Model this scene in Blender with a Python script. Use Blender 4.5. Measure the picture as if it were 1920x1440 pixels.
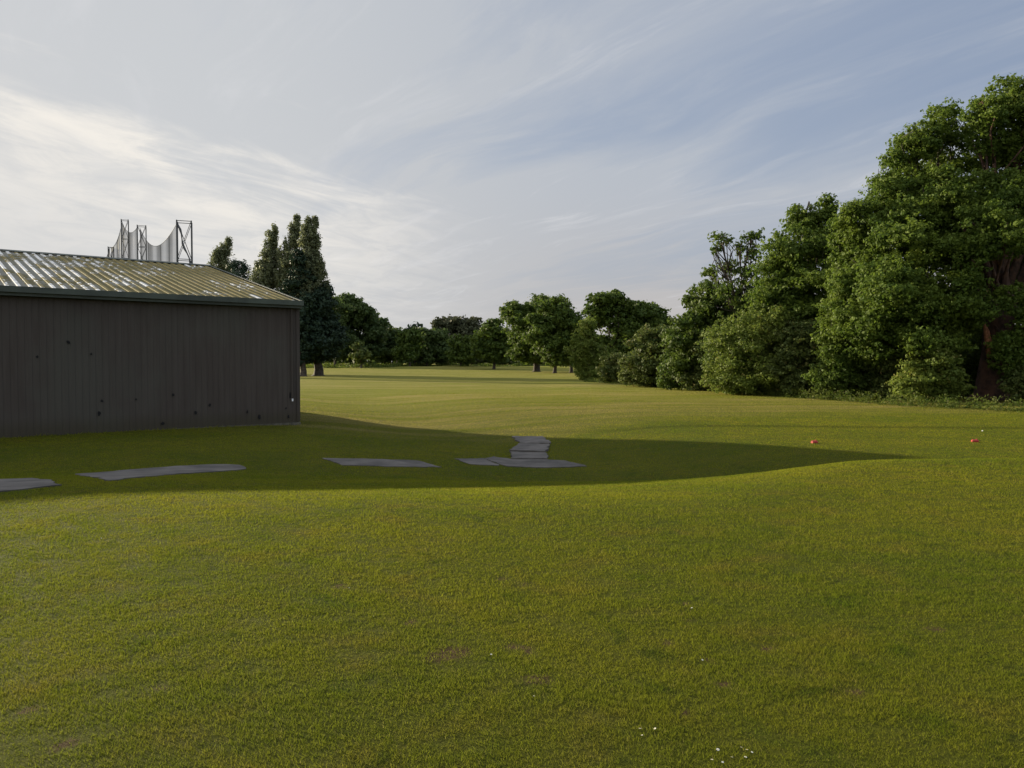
import bpy, math, random
import numpy as np
from mathutils import Vector

rng = np.random.default_rng(7)
random.seed(7)
SC = bpy.context.scene
for o in list(bpy.data.objects):
    bpy.data.objects.remove(o)
COL = SC.collection

# ------------------------------------------------------------------ camera
FPX = 1440.0                       # focal length in photo pixels (1920 wide)
HOR = 678.0                        # horizon row
PITCH = math.atan((720 - HOR) / FPX)
CAMZ = 1.65
cam_d = bpy.data.cameras.new('camera')
cam_d.lens = 27.0
cam_d.sensor_width = 36.0
cam_d.clip_start = 0.1
cam_d.clip_end = 4000
cam = bpy.data.objects.new('camera', cam_d)
COL.objects.link(cam)
cam.location = (0, 0, CAMZ)
cam.rotation_euler = (math.pi / 2 - PITCH, 0, 0)
SC.camera = cam
SC.render.resolution_x = 1024
SC.render.resolution_y = 768

# ------------------------------------------------------------------ light
SUN_EL = math.radians(12.45)
SX, SY = -0.777, 0.630              # horizontal direction towards the sun
sun_dir = Vector((SX * math.cos(SUN_EL), SY * math.cos(SUN_EL), math.sin(SUN_EL))).normalized()
sd = bpy.data.lights.new('sun', 'SUN')
sd.energy = 5.0
sd.angle = math.radians(0.6)
sd.color = (1.0, 0.87, 0.60)
so = bpy.data.objects.new('sun', sd)
COL.objects.link(so)
so.rotation_euler = sun_dir.to_track_quat('Z', 'Y').to_euler()
so.location = (-60, 50, 40)

SC.view_settings.view_transform = 'Standard'
SC.view_settings.look = 'None'
SC.view_settings.gamma = 1.0
SC.view_settings.exposure = 1.05
SC.view_settings.use_curve_mapping = False
SC.render.engine = 'CYCLES'
SC.cycles.max_bounces = 8
SC.cycles.transparent_max_bounces = 12


# ------------------------------------------------------------------ node helper
class NT:
    def __init__(self, tree):
        self.t = tree
        self.n = tree.nodes
        self.l = tree.links

    def node(self, kind, **kw):
        n = self.n.new(kind)
        for k, v in kw.items():
            setattr(n, k, v)
        return n

    def put(self, sock, v):
        if hasattr(v, 'is_linked') or isinstance(v, bpy.types.NodeSocket):
            self.l.new(v, sock)
        else:
            sock.default_value = v

    def math(self, op, a, b=0.0, c=0.0, clamp=False):
        n = self.node('ShaderNodeMath', operation=op, use_clamp=clamp)
        self.put(n.inputs[0], a)
        self.put(n.inputs[1], b)
        self.put(n.inputs[2], c)
        return n.outputs[0]

    def vmath(self, op, a, b=(0, 0, 0)):
        n = self.node('ShaderNodeVectorMath', operation=op)
        self.put(n.inputs[0], a)
        self.put(n.inputs[1], b)
        return n.outputs[0]

    def sep(self, v):
        n = self.node('ShaderNodeSeparateXYZ')
        self.put(n.inputs[0], v)
        return n.outputs

    def comb(self, x, y, z):
        n = self.node('ShaderNodeCombineXYZ')
        self.put(n.inputs[0], x)
        self.put(n.inputs[1], y)
        self.put(n.inputs[2], z)
        return n.outputs[0]

    def noise(self, vec, scale=1.0, detail=4.0, rough=0.5, dist=0.0):
        n = self.node('ShaderNodeTexNoise')
        self.put(n.inputs['Vector'], vec)
        n.inputs['Scale'].default_value = scale
        n.inputs['Detail'].default_value = detail
        n.inputs['Roughness'].default_value = rough
        n.inputs['Distortion'].default_value = dist
        return n.outputs['Fac']

    def step(self, v, a, b, lo=0.0, hi=1.0):
        n = self.node('ShaderNodeMapRange', interpolation_type='SMOOTHSTEP')
        self.put(n.inputs[0], v)
        self.put(n.inputs[1], a)
        self.put(n.inputs[2], b)
        self.put(n.inputs[3], lo)
        self.put(n.inputs[4], hi)
        return n.outputs[0]

    def mix(self, f, a, b):
        n = self.node('ShaderNodeMix', data_type='RGBA')
        self.put(n.inputs[0], f)
        self.put(n.inputs[6], a)
        self.put(n.inputs[7], b)
        return n.outputs[2]

    def attr(self, name):
        n = self.node('ShaderNodeAttribute', attribute_name=name)
        return n.outputs['Fac']

    def pos(self, obj=False):
        if obj:
            return self.node('ShaderNodeTexCoord').outputs['Object']
        return self.node('ShaderNodeNewGeometry').outputs['Position']

    def bump(self, h, strength=0.3, dist=0.02):
        n = self.node('ShaderNodeBump')
        n.inputs['Strength'].default_value = strength
        n.inputs['Distance'].default_value = dist
        self.put(n.inputs['Height'], h)
        return n.outputs[0]


def c4(r, g, b):
    return (r, g, b, 1.0)


def new_mat(name):
    m = bpy.data.materials.new(name)
    m.use_nodes = True
    nt = NT(m.node_tree)
    bs = m.node_tree.nodes['Principled BSDF']
    out = m.node_tree.nodes['Material Output']
    return m, nt, bs, out


# ------------------------------------------------------------------ sky
def build_world():
    w = bpy.data.worlds.new('World')
    SC.world = w
    w.use_nodes = True
    nt = NT(w.node_tree)
    bg = w.node_tree.nodes['Background']
    sky = nt.node('ShaderNodeTexSky', sky_type='NISHITA')
    sky.sun_disc = False
    sky.sun_elevation = SUN_EL
    sky.sun_rotation = math.atan2(SX, SY)
    sky.altitude = 50
    sky.air_density = 1.0
    sky.dust_density = 2.5
    sky.ozone_density = 1.6
    d = nt.node('ShaderNodeTexCoord').outputs['Generated']
    dx, dy, dz = nt.sep(d)
    zz = nt.math('MAXIMUM', dz, 0.0)
    den = nt.math('ADD', zz, 0.06)
    px = nt.math('DIVIDE', dx, den)
    py = nt.math('DIVIDE', dy, den)
    # cirrus streaks run along (0.52,-0.85) on the cloud plane
    a = nt.math('SUBTRACT', nt.math('MULTIPLY', px, 0.52), nt.math('MULTIPLY', py, 0.85))
    b = nt.math('ADD', nt.math('MULTIPLY', px, 0.85), nt.math('MULTIPLY', py, 0.52))
    wob = nt.noise(nt.comb(px, py, 3.1), 0.5, 2, 0.5)
    b2 = nt.math('ADD', b, nt.math('MULTIPLY', wob, 0.7))
    s1 = nt.noise(nt.comb(nt.math('MULTIPLY', a, 0.25), nt.math('MULTIPLY', b2, 1.1), 0.3), 1.0, 7, 0.55, 0.3)
    s2 = nt.noise(nt.comb(nt.math('MULTIPLY', a, 0.7), nt.math('MULTIPLY', b2, 2.9), 5.3), 1.3, 8, 0.62, 0.6)
    soft = nt.noise(nt.comb(px, py, 9.0), 0.45, 3, 0.5, 0.2)
    veil = nt.math('ADD', nt.math('MULTIPLY', nt.step(s1, 0.36, 0.66), 0.62),
                   nt.math('MULTIPLY', nt.step(s2, 0.45, 0.78), 0.38))
    # clearer to the right and overhead, more veil to the left and low down
    az = nt.math('DIVIDE', dx, nt.math('MAXIMUM', nt.math('ABSOLUTE', dy), 0.05))
    right = nt.step(az, -0.35, 0.80, 0.60, 0.0)
    low = nt.step(zz, 0.02, 0.30, 0.42, 0.0)
    veil = nt.math('ADD', veil, nt.math('ADD', right, nt.math('ADD', low, nt.math('MULTIPLY', nt.math('SUBTRACT', soft, 0.5), 0.7))))
    veil = nt.math('MULTIPLY', nt.math('MINIMUM', nt.math('MAXIMUM', veil, 0.0), 1.0), 0.93)
    # denser puffy bank towards the sun, its top edge sinks from left to right
    el = nt.math('DIVIDE', zz, nt.math('MAXIMUM', dy, 0.05))
    edge = nt.math('ADD', nt.math('MULTIPLY', nt.math('ADD', az, 0.667), -0.36), 0.405)
    pn = nt.noise(nt.comb(nt.math('MULTIPLY', nt.math('ADD', px, nt.math('MULTIPLY', py, -0.5)), 1.6), nt.math('MULTIPLY', py, 0.75), 1.7), 1.1, 9, 0.62, 0.5)
    below = nt.math('SUBTRACT', nt.math('ADD', edge, nt.math('MULTIPLY', nt.math('SUBTRACT', pn, 0.5), 0.42)), el)
    bank = nt.math('MULTIPLY', nt.step(below, -0.03, 0.07), nt.step(below, 0.06, 0.30, 1.0, 0.22))
    bank = nt.math('MULTIPLY', bank, nt.step(az, -0.35, 0.0, 1.0, 0.0))
    bank = nt.math('MULTIPLY', bank, nt.step(pn, 0.28, 0.62))
    # brightness of cloud: brighter near the sun
    dn = nt.node('ShaderNodeVectorMath', operation='DOT_PRODUCT')
    nt.put(dn.inputs[0], d)
    dn.inputs[1].default_value = sun_dir
    glow = nt.math('MULTIPLY', nt.step(dn.outputs['Value'], 0.45, 1.0), nt.step(dz, 0.50, 0.12))
    ccol = nt.mix(glow, c4(3.25, 3.47, 3.82), c4(3.95, 3.92, 3.90))
    lowc = nt.mix(nt.step(zz, 0.0, 0.25), c4(3.60, 3.38, 3.22), ccol)
    lowc = nt.mix(glow, lowc, ccol)
    lowc = nt.mix(nt.math('MULTIPLY', nt.step(az, 0.15, -0.45), 0.8), lowc, c4(4.15, 4.25, 4.35))
    blue = nt.mix(0.75, sky.outputs[0], c4(1.95, 2.38, 3.30))
    col = nt.mix(veil, blue, lowc)
    s3 = nt.noise(nt.comb(nt.math('MULTIPLY', a, 1.1), nt.math('MULTIPLY', b2, 4.6), 8.8), 1.0, 9, 0.64, 0.45)
    wisp = nt.math('MULTIPLY', nt.step(s3, 0.50, 0.74), nt.step(s1, 0.38, 0.60))
    col = nt.mix(nt.math('MULTIPLY', wisp, 0.55), col, c4(4.5, 4.55, 4.7))
    bf = nt.noise(nt.comb(nt.math('MULTIPLY', px, 2.6), nt.math('MULTIPLY', py, 1.5), 4.7), 1.3, 9, 0.64, 0.7)
    bank = nt.math('MULTIPLY', bank, nt.step(bf, 0.30, 0.62, 0.35, 1.0))
    col = nt.mix(nt.math('MULTIPLY', bank, 0.9), col, c4(6.4, 6.05, 5.5))
    up = nt.math('MAXIMUM', nt.step(dz, 0.45, 0.8, 1.0, 1.55), nt.step(dy, 0.1, -0.5, 1.0, 1.55))  # unseen sky overhead and behind the camera, brightened to fill the shade
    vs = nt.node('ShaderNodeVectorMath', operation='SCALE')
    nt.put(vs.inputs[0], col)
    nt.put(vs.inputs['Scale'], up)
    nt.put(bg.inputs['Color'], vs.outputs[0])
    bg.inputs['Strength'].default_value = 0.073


build_world()


# ------------------------------------------------------------------ terrain function
def smooth(t):
    t = np.clip(t, 0, 1)
    return t * t * (3 - 2 * t)


def vnoise(x, y, seed=0):
    """cheap smooth sum-of-sines noise in about -1..1"""
    r = np.random.default_rng(seed)
    s = 0
    for i in range(9):
        ang = r.uniform(0, 2 * np.pi)
        f = r.uniform(0.6, 1.7)
        s = s + np.sin((x * np.cos(ang) + y * np.sin(ang)) * f + r.uniform(0, 6.28) + 0.7 * np.sin(x * .5 * f + y * .31 + i))
    return s / 5.0


def ground(x, y):
    x = np.asarray(x, float)
    y = np.asarray(y, float)
    w = smooth((x - 1.5) / 5.0)
    y0 = 8.0 + 1.1 * smooth((-x - 2) / 5.0) + (3.8 + 0.08 * np.maximum(x, 0)) * w
    L = 9.0 - 4.0 * w
    drop = 0.75 * smooth((y - y0) / L)
    h = -drop
    # the ground right of the mound lies a little higher, a shallow valley crosses left of it
    h = h + 0.12 * smooth((x - 2) / 5.0) * smooth((y - 14) / 5.0) * (1 - smooth((y - 60) / 60))
    xc = 2.0 - 0.36 * (np.clip(y, 12, 60) - 18)
    h = h - 0.50 * np.exp(-((x - xc) / 4.4) ** 2) * smooth((y - 13.5) / 4.5) * (1 - smooth((y - 37) / 40))
    # small lip where the cut fairway begins
    yl = 27.0 + 4.8 * smooth((4.5 - x) / 8.0) - 0.1 * np.maximum(x - 4.5, 0) + 0.15 * np.sin(x * 0.5)
    lip = smooth((y - yl) / 0.35) * smooth((x + 5) / 3.0)
    h = h + 0.05 * lip * np.clip(1 - (y - yl) / 60, 0, 1)
    # far rise and bunker mounds
    h = h + 1.15 * smooth((y - 150) / 230.0)
    for (mx, my, rx, ry, hh) in ((-15, 238, 9, 12, 0.75), (-33, 245, 16, 10, 0.45), (20, 262, 22, 10, 0.4)):
        h = h + hh * np.exp(-((x - mx) / rx) ** 2 - ((y - my) / ry) ** 2)
    near = np.clip(1 - np.abs(y) / 120, 0, 1)
    h = h + 0.018 * vnoise(x * 0.9, y * 0.9, 3) * near + 0.03 * vnoise(x * 0.22, y * 0.22, 5)
    return h


cp, sp = math.cos(PITCH), math.sin(PITCH)


def ray(px, py):
    u = (px - 960) / FPX
    v = (720 - py) / FPX
    return np.array([u, cp + v * sp, v * cp - sp])


def P(px, py, Y):
    """world point on the ray of a photo pixel at forward distance Y"""
    r = ray(px, py)
    r = r / r[1]
    return np.array([r[0] * Y, Y, CAMZ + r[2] * Y])


def on_ground(px, py):
    r = ray(px, py)
    r = r / r[1]
    ys = np.concatenate([np.arange(2, 60, 0.02), np.arange(60, 900, 0.5)])
    d = (CAMZ + r[2] * ys) - ground(r[0] * ys, ys)
    i = int(np.argmax(d < 0)) if (d < 0).any() else len(ys) - 1
    y = ys[i]
    return np.array([r[0] * y, y, float(ground(r[0] * y, y))])


# ------------------------------------------------------------------ mesh helpers
def mesh_from(name, verts, faces, mat=None, tint=None, smooth_=False):
    """verts (n,3); faces: list, or (m,k) int array"""
    me = bpy.data.meshes.new(name)
    verts = np.asarray(verts, dtype=np.float32)
    if isinstance(faces, np.ndarray):
        m, k = faces.shape
        me.vertices.add(len(verts))
        me.vertices.foreach_set('co', verts.ravel())
        me.loops.add(m * k)
        me.loops.foreach_set('vertex_index', faces.astype(np.int32).ravel())
        me.polygons.add(m)
        me.polygons.foreach_set('loop_start', np.arange(0, m * k, k, dtype=np.int32))
        me.polygons.foreach_set('loop_total', np.full(m, k, dtype=np.int32))
        me.update(calc_edges=True)
    else:
        me.from_pydata(verts.tolist(), [], faces)
        me.update()
    if mat:
        me.materials.append(mat)
    if tint is not None:
        a = me.attributes.new('tint', 'FLOAT', 'FACE')
        a.data.foreach_set('value', np.asarray(tint, dtype=np.float32))
    if smooth_:
        me.polygons.foreach_set('use_smooth', np.ones(len(me.polygons), dtype=bool))
    return me


def obj(name, me, parent=None, loc=None):
    o = bpy.data.objects.new(name, me)
    COL.objects.link(o)
    if parent:
        o.parent = parent
    if loc is not None:
        o.location = loc
    return o


def tag(o, label=None, cat=None, group=None, kind=None):
    if label:
        o['label'] = label
    if cat:
        o['category'] = cat
    if group:
        o['group'] = group
    if kind:
        o['kind'] = kind
    return o


def empty(name, loc, rz=0.0):
    o = bpy.data.objects.new(name, None)
    COL.objects.link(o)
    o.location = loc
    o.rotation_euler = (0, 0, rz)
    o.empty_display_size = 0.3
    return o


class MB:
    def __init__(self):
        self.v = []
        self.f = []

    def box(self, x0, x1, y0, y1, z0, z1):
        b = len(self.v)
        self.v += [(x, y, z) for z in (z0, z1) for y in (y0, y1) for x in (x0, x1)]
        self.f += [(b, b + 2, b + 3, b + 1), (b + 4, b + 5, b + 7, b + 6), (b, b + 1, b + 5, b + 4),
                   (b + 2, b + 6, b + 7, b + 3), (b, b + 4, b + 6, b + 2), (b + 1, b + 3, b + 7, b + 5)]

    def tube(self, pts, radii, n=6):
        pts = [np.asarray(p, float) for p in pts]
        b0 = len(self.v)
        prev = None
        for i, p in enumerate(pts):
            if i == 0:
                t = pts[1] - p
            elif i == len(pts) - 1:
                t = p - pts[i - 1]
            else:
                t = pts[i + 1] - pts[i - 1]
            t = t / (np.linalg.norm(t) + 1e-9)
            if prev is None:
                a = np.cross(t, [0, 0, 1.0]) if abs(t[2]) < 0.9 else np.cross(t, [1.0, 0, 0])
            else:
                a = prev - t * np.dot(prev, t)
            a = a / (np.linalg.norm(a) + 1e-9)
            prev = a
            c = np.cross(t, a)
            r = radii[i] if hasattr(radii, '__len__') else radii
            for k in range(n):
                an = 2 * math.pi * k / n
                q = p + r * (math.cos(an) * a + math.sin(an) * c)
                self.v.append(tuple(q))
        for i in range(len(pts) - 1):
            for k in range(n):
                k2 = (k + 1) % n
                self.f.append((b0 + i * n + k, b0 + i * n + k2, b0 + (i + 1) * n + k2, b0 + (i + 1) * n + k))
        self.f.append(tuple(b0 + k for k in range(n))[::-1])
        e = b0 + (len(pts) - 1) * n
        self.f.append(tuple(e + k for k in range(n)))

    def build(self, name, mat, parent=None, smooth_=False):
        return obj(name, mesh_from(name, self.v, self.f, mat, smooth_=smooth_), parent)


# ------------------------------------------------------------------ materials
def grass_colour(nt, blade=False):
    """living colour of the turf at a world position"""
    p = nt.pos()
    x, y, z = nt.sep(p)
    flat = nt.comb(x, y, 0.0)
    n1 = nt.noise(flat, 0.28, 5, 0.6, 0.4)
    n2 = nt.noise(nt.vmath('ADD', flat, (31, 7, 0)), 1.7, 5, 0.62, 0.3)
    n3 = nt.noise(nt.vmath('ADD', flat, (3, 57, 0)), 7.0, 4, 0.65)
    g = nt.mix(nt.step(n1, 0.30, 0.70), c4(0.124, 0.154, 0.014), c4(0.192, 0.196, 0.016))
    g = nt.mix(nt.math('MULTIPLY', nt.step(n2, 0.48, 0.74), 0.6), g, c4(0.202, 0.170, 0.026))
    g = nt.mix(nt.math('MULTIPLY', nt.step(n2, 0.44, 0.26), 0.7), g, c4(0.085, 0.128, 0.010))
    g = nt.mix(nt.math('MULTIPLY', nt.step(n3, 0.52, 0.72), 0.22), g, c4(0.180, 0.145, 0.030))
    n4 = nt.noise(nt.vmath('ADD', flat, (73, 19, 0)), 4.2, 5, 0.7, 0.5)
    g = nt.mix(nt.math('MULTIPLY', nt.step(n4, 0.47, 0.30), 0.65), g, c4(0.055, 0.085, 0.012))
    g = nt.mix(nt.math('MULTIPLY', nt.step(n4, 0.58, 0.74), 0.35), g, c4(0.125, 0.105, 0.026))
    # dry, paler fairway beyond the lip, streaked along the mowing direction
    st = nt.noise(nt.comb(nt.math('MULTIPLY', x, 0.10), nt.math('MULTIPLY', y, 0.62), 0.0), 1.0, 6, 0.6, 0.25)
    st2 = nt.noise(nt.comb(nt.math('MULTIPLY', x, 0.03), nt.math('MULTIPLY', y, 0.10), 4.0), 1.0, 4, 0.55, 0.2)
    dry = nt.mix(nt.step(st, 0.36, 0.66), c4(0.165, 0.172, 0.022), c4(0.265, 0.222, 0.072))
    dry = nt.mix(nt.math('MULTIPLY', nt.step(st2, 0.42, 0.62), 0.5), dry, c4(0.150, 0.170, 0.020))
    wav = nt.math('ADD', y, nt.math('MULTIPLY', nt.math('SUBTRACT', n1, 0.5), 6.0))
    wav = nt.math('SUBTRACT', wav, nt.math('MULTIPLY', nt.math('MAXIMUM', x, 0.0), 0.28))
    fd = nt.step(wav, 25.5, 31.0)
    g = nt.mix(fd, g, dry)
    return g, n2, n3, p


def mat_ground():
    m, nt, bs, out = new_mat('turf')
    g, n2, n3, p = grass_colour(nt)
    fine = nt.noise(p, 42.0, 5, 0.7)
    fin2 = nt.noise(p, 150.0, 3, 0.7)
    g = nt.mix(nt.math('MULTIPLY', nt.step(fine, 0.50, 0.30), 0.55), g, c4(0.045, 0.042, 0.012))
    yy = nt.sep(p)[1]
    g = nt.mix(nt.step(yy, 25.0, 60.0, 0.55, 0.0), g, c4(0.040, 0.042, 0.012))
    s = nt.math('MULTIPLY', nt.attr('soil'), 0.8)
    sn = nt.step(nt.math('ADD', nt.math('MULTIPLY', nt.math('SUBTRACT', fine, 0.5), 0.9), s), 0.35, 0.7)
    g = nt.mix(sn, g, c4(0.105, 0.072, 0.036))
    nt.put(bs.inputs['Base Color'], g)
    bs.inputs['Roughness'].default_value = 0.9
    bs.inputs['Specular IOR Level'].default_value = 0.03
    h = nt.math('ADD', nt.math('MULTIPLY', fine, 0.6), nt.math('MULTIPLY', nt.noise(p, 9.0, 5, 0.65), 1.0))
    nt.put(bs.inputs['Normal'], nt.bump(h, 1.0, 0.09))
    return m


def leafy(name, dark, light, dry=None, trans=0.45, rough=0.65, grass=False, nscale=0.5):
    m, nt, bs, out = new_mat(name)
    t = nt.attr('tint')
    if grass:
        g, n2, n3, p = grass_colour(nt, True)
        k = nt.mix(t, c4(0.80, 0.82, 0.78), c4(1.24, 1.23, 1.18))
        n = nt.node('ShaderNodeMix', data_type='RGBA', blend_type='MULTIPLY')
        n.inputs[0].default_value = 1.0
        nt.put(n.inputs[6], g)
        nt.put(n.inputs[7], k)
        col = n.outputs[2]
        col = nt.mix(nt.math('MULTIPLY', nt.step(t, 0.93, 0.97), 0.7), col, c4(0.22, 0.19, 0.06))
    else:
        p = nt.pos()
        nn = nt.noise(p, nscale, 3, 0.55)
        f = nt.math('ADD', nt.math('MULTIPLY', t, 0.55), nt.math('MULTIPLY', nt.step(nn, 0.32, 0.68), 0.45))
        col = nt.mix(f, c4(*dark), c4(*light))
        if dry:
            col = nt.mix(nt.math('MULTIPLY', nt.step(t, 0.90, 0.98), 0.55), col, c4(*dry))
    nt.put(bs.inputs['Base Color'], col)
    bs.inputs['Roughness'].default_value = rough
    bs.inputs['Specular IOR Level'].default_value = 0.0 if grass else 0.2
    tr = nt.node('ShaderNodeBsdfTranslucent')
    hs = nt.node('ShaderNodeHueSaturation')
    hs.inputs['Saturation'].default_value = 0.98
    hs.inputs['Value'].default_value = 1.25
    nt.put(hs.inputs['Color'], col)
    nt.put(tr.inputs['Color'], hs.outputs[0])
    mx = nt.node('ShaderNodeMixShader')
    mx.inputs[0].default_value = trans
    nt.l.new(bs.outputs[0], mx.inputs[1])
    nt.l.new(tr.outputs[0], mx.inputs[2])
    nt.l.new(mx.outputs[0], out.inputs['Surface'])
    return m


def mat_plain(name, col, rough=0.7, var=0.25, scale=4.0, metal=0.0, bump=0.0, col2=None):
    m, nt, bs, out = new_mat(name)
    n = nt.noise(nt.pos(True), scale, 5, 0.62)
    a = c4(*[c * (1 - var) for c in col])
    b = c4(*(col2 if col2 else [c * (1 + var) for c in col]))
    nt.put(bs.inputs['Base Color'], nt.mix(nt.step(n, 0.3, 0.7), a, b))
    bs.inputs['Roughness'].default_value = rough
    bs.inputs['Metallic'].default_value = metal
    if bump:
        nt.put(bs.inputs['Normal'], nt.bump(nt.noise(nt.pos(True), scale * 4, 5, 0.65), 0.8, bump))
    return m


M = {}
M['turf'] = mat_ground()
M['blade'] = leafy('grass_blade', None, None, grass=True, trans=0.42, rough=0.55)
M['oak'] = leafy('oak_leaf', (0.046, 0.088, 0.012), (0.142, 0.190, 0.024), trans=0.38)
M['oak2'] = leafy('field_leaf', (0.034, 0.066, 0.011), (0.106, 0.146, 0.021), trans=0.36)
M['lime'] = leafy('hedge_leaf', (0.070, 0.108, 0.016), (0.175, 0.215, 0.034), dry=(0.19, 0.15, 0.05), trans=0.36)
M['haw'] = leafy('thorn_leaf', (0.046, 0.072, 0.016), (0.128, 0.152, 0.032), dry=(0.20, 0.13, 0.05), trans=0.3)
M['far'] = leafy('far_leaf', (0.036, 0.066, 0.020), (0.098, 0.136, 0.032), trans=0.34, nscale=0.12)
M['poplar'] = leafy('poplar_leaf', (0.080, 0.100, 0.048), (0.210, 0.225, 0.115), dry=(0.28, 0.28, 0.20), trans=0.35)
M['cedar'] = leafy('cedar_needle', (0.012, 0.028, 0.016), (0.038, 0.062, 0.032), trans=0.12)
M['pale'] = leafy('pale_far_leaf', (0.040, 0.050, 0.022), (0.100, 0.105, 0.050), trans=0.2, nscale=0.15)
M['weed'] = leafy('weed_leaf', (0.030, 0.062, 0.008), (0.125, 0.150, 0.022), dry=(0.2, 0.17, 0.08), trans=0.4)
M['bark'] = mat_plain('bark', (0.055, 0.042, 0.030), 0.9, 0.45, 2.5, bump=0.05)
M['redbark'] = mat_plain('oak_bark', (0.060, 0.036, 0.025), 0.9, 0.5, 2.0, bump=0.06, col2=(0.125, 0.062, 0.038))
M['heart'] = mat_plain('torn_wood', (0.36, 0.15, 0.07), 0.85, 0.4, 6.0, bump=0.03)


def mat_wall():
    m, nt, bs, out = new_mat('wall_cladding')
    p = nt.pos(True)
    x, y, z = nt.sep(p)
    v = nt.comb(nt.math('MULTIPLY', x, 5.0), nt.math('MULTIPLY', y, 5.0), nt.math('MULTIPLY', z, 0.35))
    st = nt.noise(v, 1.0, 5, 0.65)
    bl = nt.noise(p, 0.35, 4, 0.5)
    sheet = nt.node('ShaderNodeTexWhiteNoise', noise_dimensions='1D')
    nt.put(sheet.inputs['W'], nt.math('FLOOR', nt.math('DIVIDE', x, 1.0)))
    col = nt.mix(nt.step(st, 0.3, 0.72), c4(0.064, 0.052, 0.043), c4(0.080, 0.067, 0.056))
    col = nt.mix(nt.math('MULTIPLY', nt.step(bl, 0.42, 0.66), 0.5), col, c4(0.084, 0.084, 0.066))
    col = nt.mix(nt.math('MULTIPLY', sheet.outputs['Value'], 0.14), col, c4(0.058, 0.054, 0.050))
    dirt = nt.math('MULTIPLY', nt.step(nt.math('ADD', z, nt.math('MULTIPLY', st, -0.5)), 0.35, -0.15), 0.6)
    col = nt.mix(dirt, col, c4(0.055, 0.048, 0.028))
    nt.put(bs.inputs['Base Color'], col)
    bs.inputs['Roughness'].default_value = 0.75
    bs.inputs['Specular IOR Level'].default_value = 0.15
    return m


def mat_roof():
    m, nt, bs, out = new_mat('roof_sheet')
    p = nt.pos(True)
    x, y, z = nt.sep(p)
    RS = 0.32
    cell = nt.math('FLOOR', nt.math('DIVIDE', x, RS))
    fx = nt.math('FRACT', nt.math('DIVIDE', x, RS))
    crown = nt.math('MULTIPLY', nt.step(fx, 0.02, 0.10), nt.step(fx, 0.52, 0.42))
    # lanes of bare metal, different on each rib; more of them to the west
    n = nt.noise(nt.comb(nt.math('MULTIPLY', cell, 7.31), nt.math('MULTIPLY', y, 0.36), 0.0), 1.0, 5, 0.72)
    nb = nt.noise(nt.comb(nt.math('MULTIPLY', x, 0.42), nt.math('MULTIPLY', y, 0.30), 2.0), 1.0, 2, 0.5)
    br = nt.noise(nt.comb(nt.math('MULTIPLY', x, 5.0), nt.math('MULTIPLY', y, 3.6), 6.0), 1.0, 4, 0.6)
    bias = nt.step(x, -11.5, -1.5, 0.15, -0.07)
    v = nt.math('ADD', nt.math('ADD', n, bias), nt.math('MULTIPLY', nt.math('SUBTRACT', nb, 0.5), 0.55))
    v = nt.math('ADD', v, nt.math('MULTIPLY', nt.math('SUBTRACT', br, 0.5), 0.50))
    fl = nt.math('MULTIPLY', nt.step(v, 0.565, 0.58), crown)
    under = nt.math('MULTIPLY', nt.step(v, 0.52, 0.55), 0.6)
    l = nt.noise(p, 1.1, 6, 0.65)
    l2 = nt.noise(nt.comb(nt.math('MULTIPLY', x, 4.0), nt.math('MULTIPLY', y, 0.6), 0.0), 1.0, 4, 0.6)
    col = nt.mix(nt.step(l, 0.35, 0.65), c4(0.175, 0.135, 0.038), c4(0.27, 0.205, 0.068))
    col = nt.mix(nt.math('MULTIPLY', nt.step(l2, 0.45, 0.7), 0.5), col, c4(0.15, 0.14, 0.04))
    # troughs coloured darker than the crowns, so the ribs stand out
    col = nt.mix(nt.math('MULTIPLY', nt.step(fx, 0.44, 0.60), 0.72), col, c4(0.080, 0.074, 0.026))
    col = nt.mix(under, col, c4(0.24, 0.24, 0.22))
    col = nt.mix(fl, col, nt.mix(nt.step(br, 0.35, 0.65), c4(0.62, 0.60, 0.56), c4(0.95, 0.91, 0.84)))
    nt.put(bs.inputs['Base Color'], col)
    bs.inputs['Roughness'].default_value = 0.75
    bs.inputs['Specular IOR Level'].default_value = 0.2
    return m


M['wall'] = mat_wall()
M['roof'] = mat_roof()
M['fascia'] = mat_plain('green_trim', (0.050, 0.062, 0.044), 0.6, 0.3, 1.2)
M['hole'] = mat_plain('hole_dark', (0.006, 0.006, 0.006), 0.95, 0.3, 8)
M['plinth'] = mat_plain('plinth_concrete', (0.10, 0.092, 0.068), 0.9, 0.45, 5, bump=0.02)
M['concrete'] = mat_plain('path_concrete', (0.090, 0.079, 0.069), 0.95, 0.45, 1.3, bump=0.01)
M['steel'] = mat_plain('mast_steel', (0.070, 0.072, 0.075), 0.6, 0.3, 2, metal=0.3)
M['red'] = mat_plain('red_plastic', (0.34, 0.028, 0.018), 0.7, 0.15, 30)
M['white'] = mat_plain('white_shell', (0.80, 0.80, 0.78), 0.4, 0.05, 30)
M['petal'] = mat_plain('petal_white', (0.82, 0.82, 0.76), 0.7, 0.08, 30)
M['yolk'] = mat_plain('daisy_yellow', (0.70, 0.50, 0.05), 0.8, 0.1, 30)


def mat_net():
    m, nt, bs, out = new_mat('net_mesh')
    tc = nt.attr('fold')
    bs.inputs['Base Color'].default_value = c4(0.040, 0.040, 0.040)
    bs.inputs['Roughness'].default_value = 0.9
    tr = nt.node('ShaderNodeBsdfTransparent')
    mx = nt.node('ShaderNodeMixShader')
    nt.put(mx.inputs[0], nt.step(tc, 0.0, 1.0, 0.36, 0.88))
    nt.l.new(tr.outputs[0], mx.inputs[1])
    nt.l.new(bs.outputs[0], mx.inputs[2])
    nt.l.new(mx.outputs[0], out.inputs['Surface'])
    return m


M['net'] = mat_net()


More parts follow.
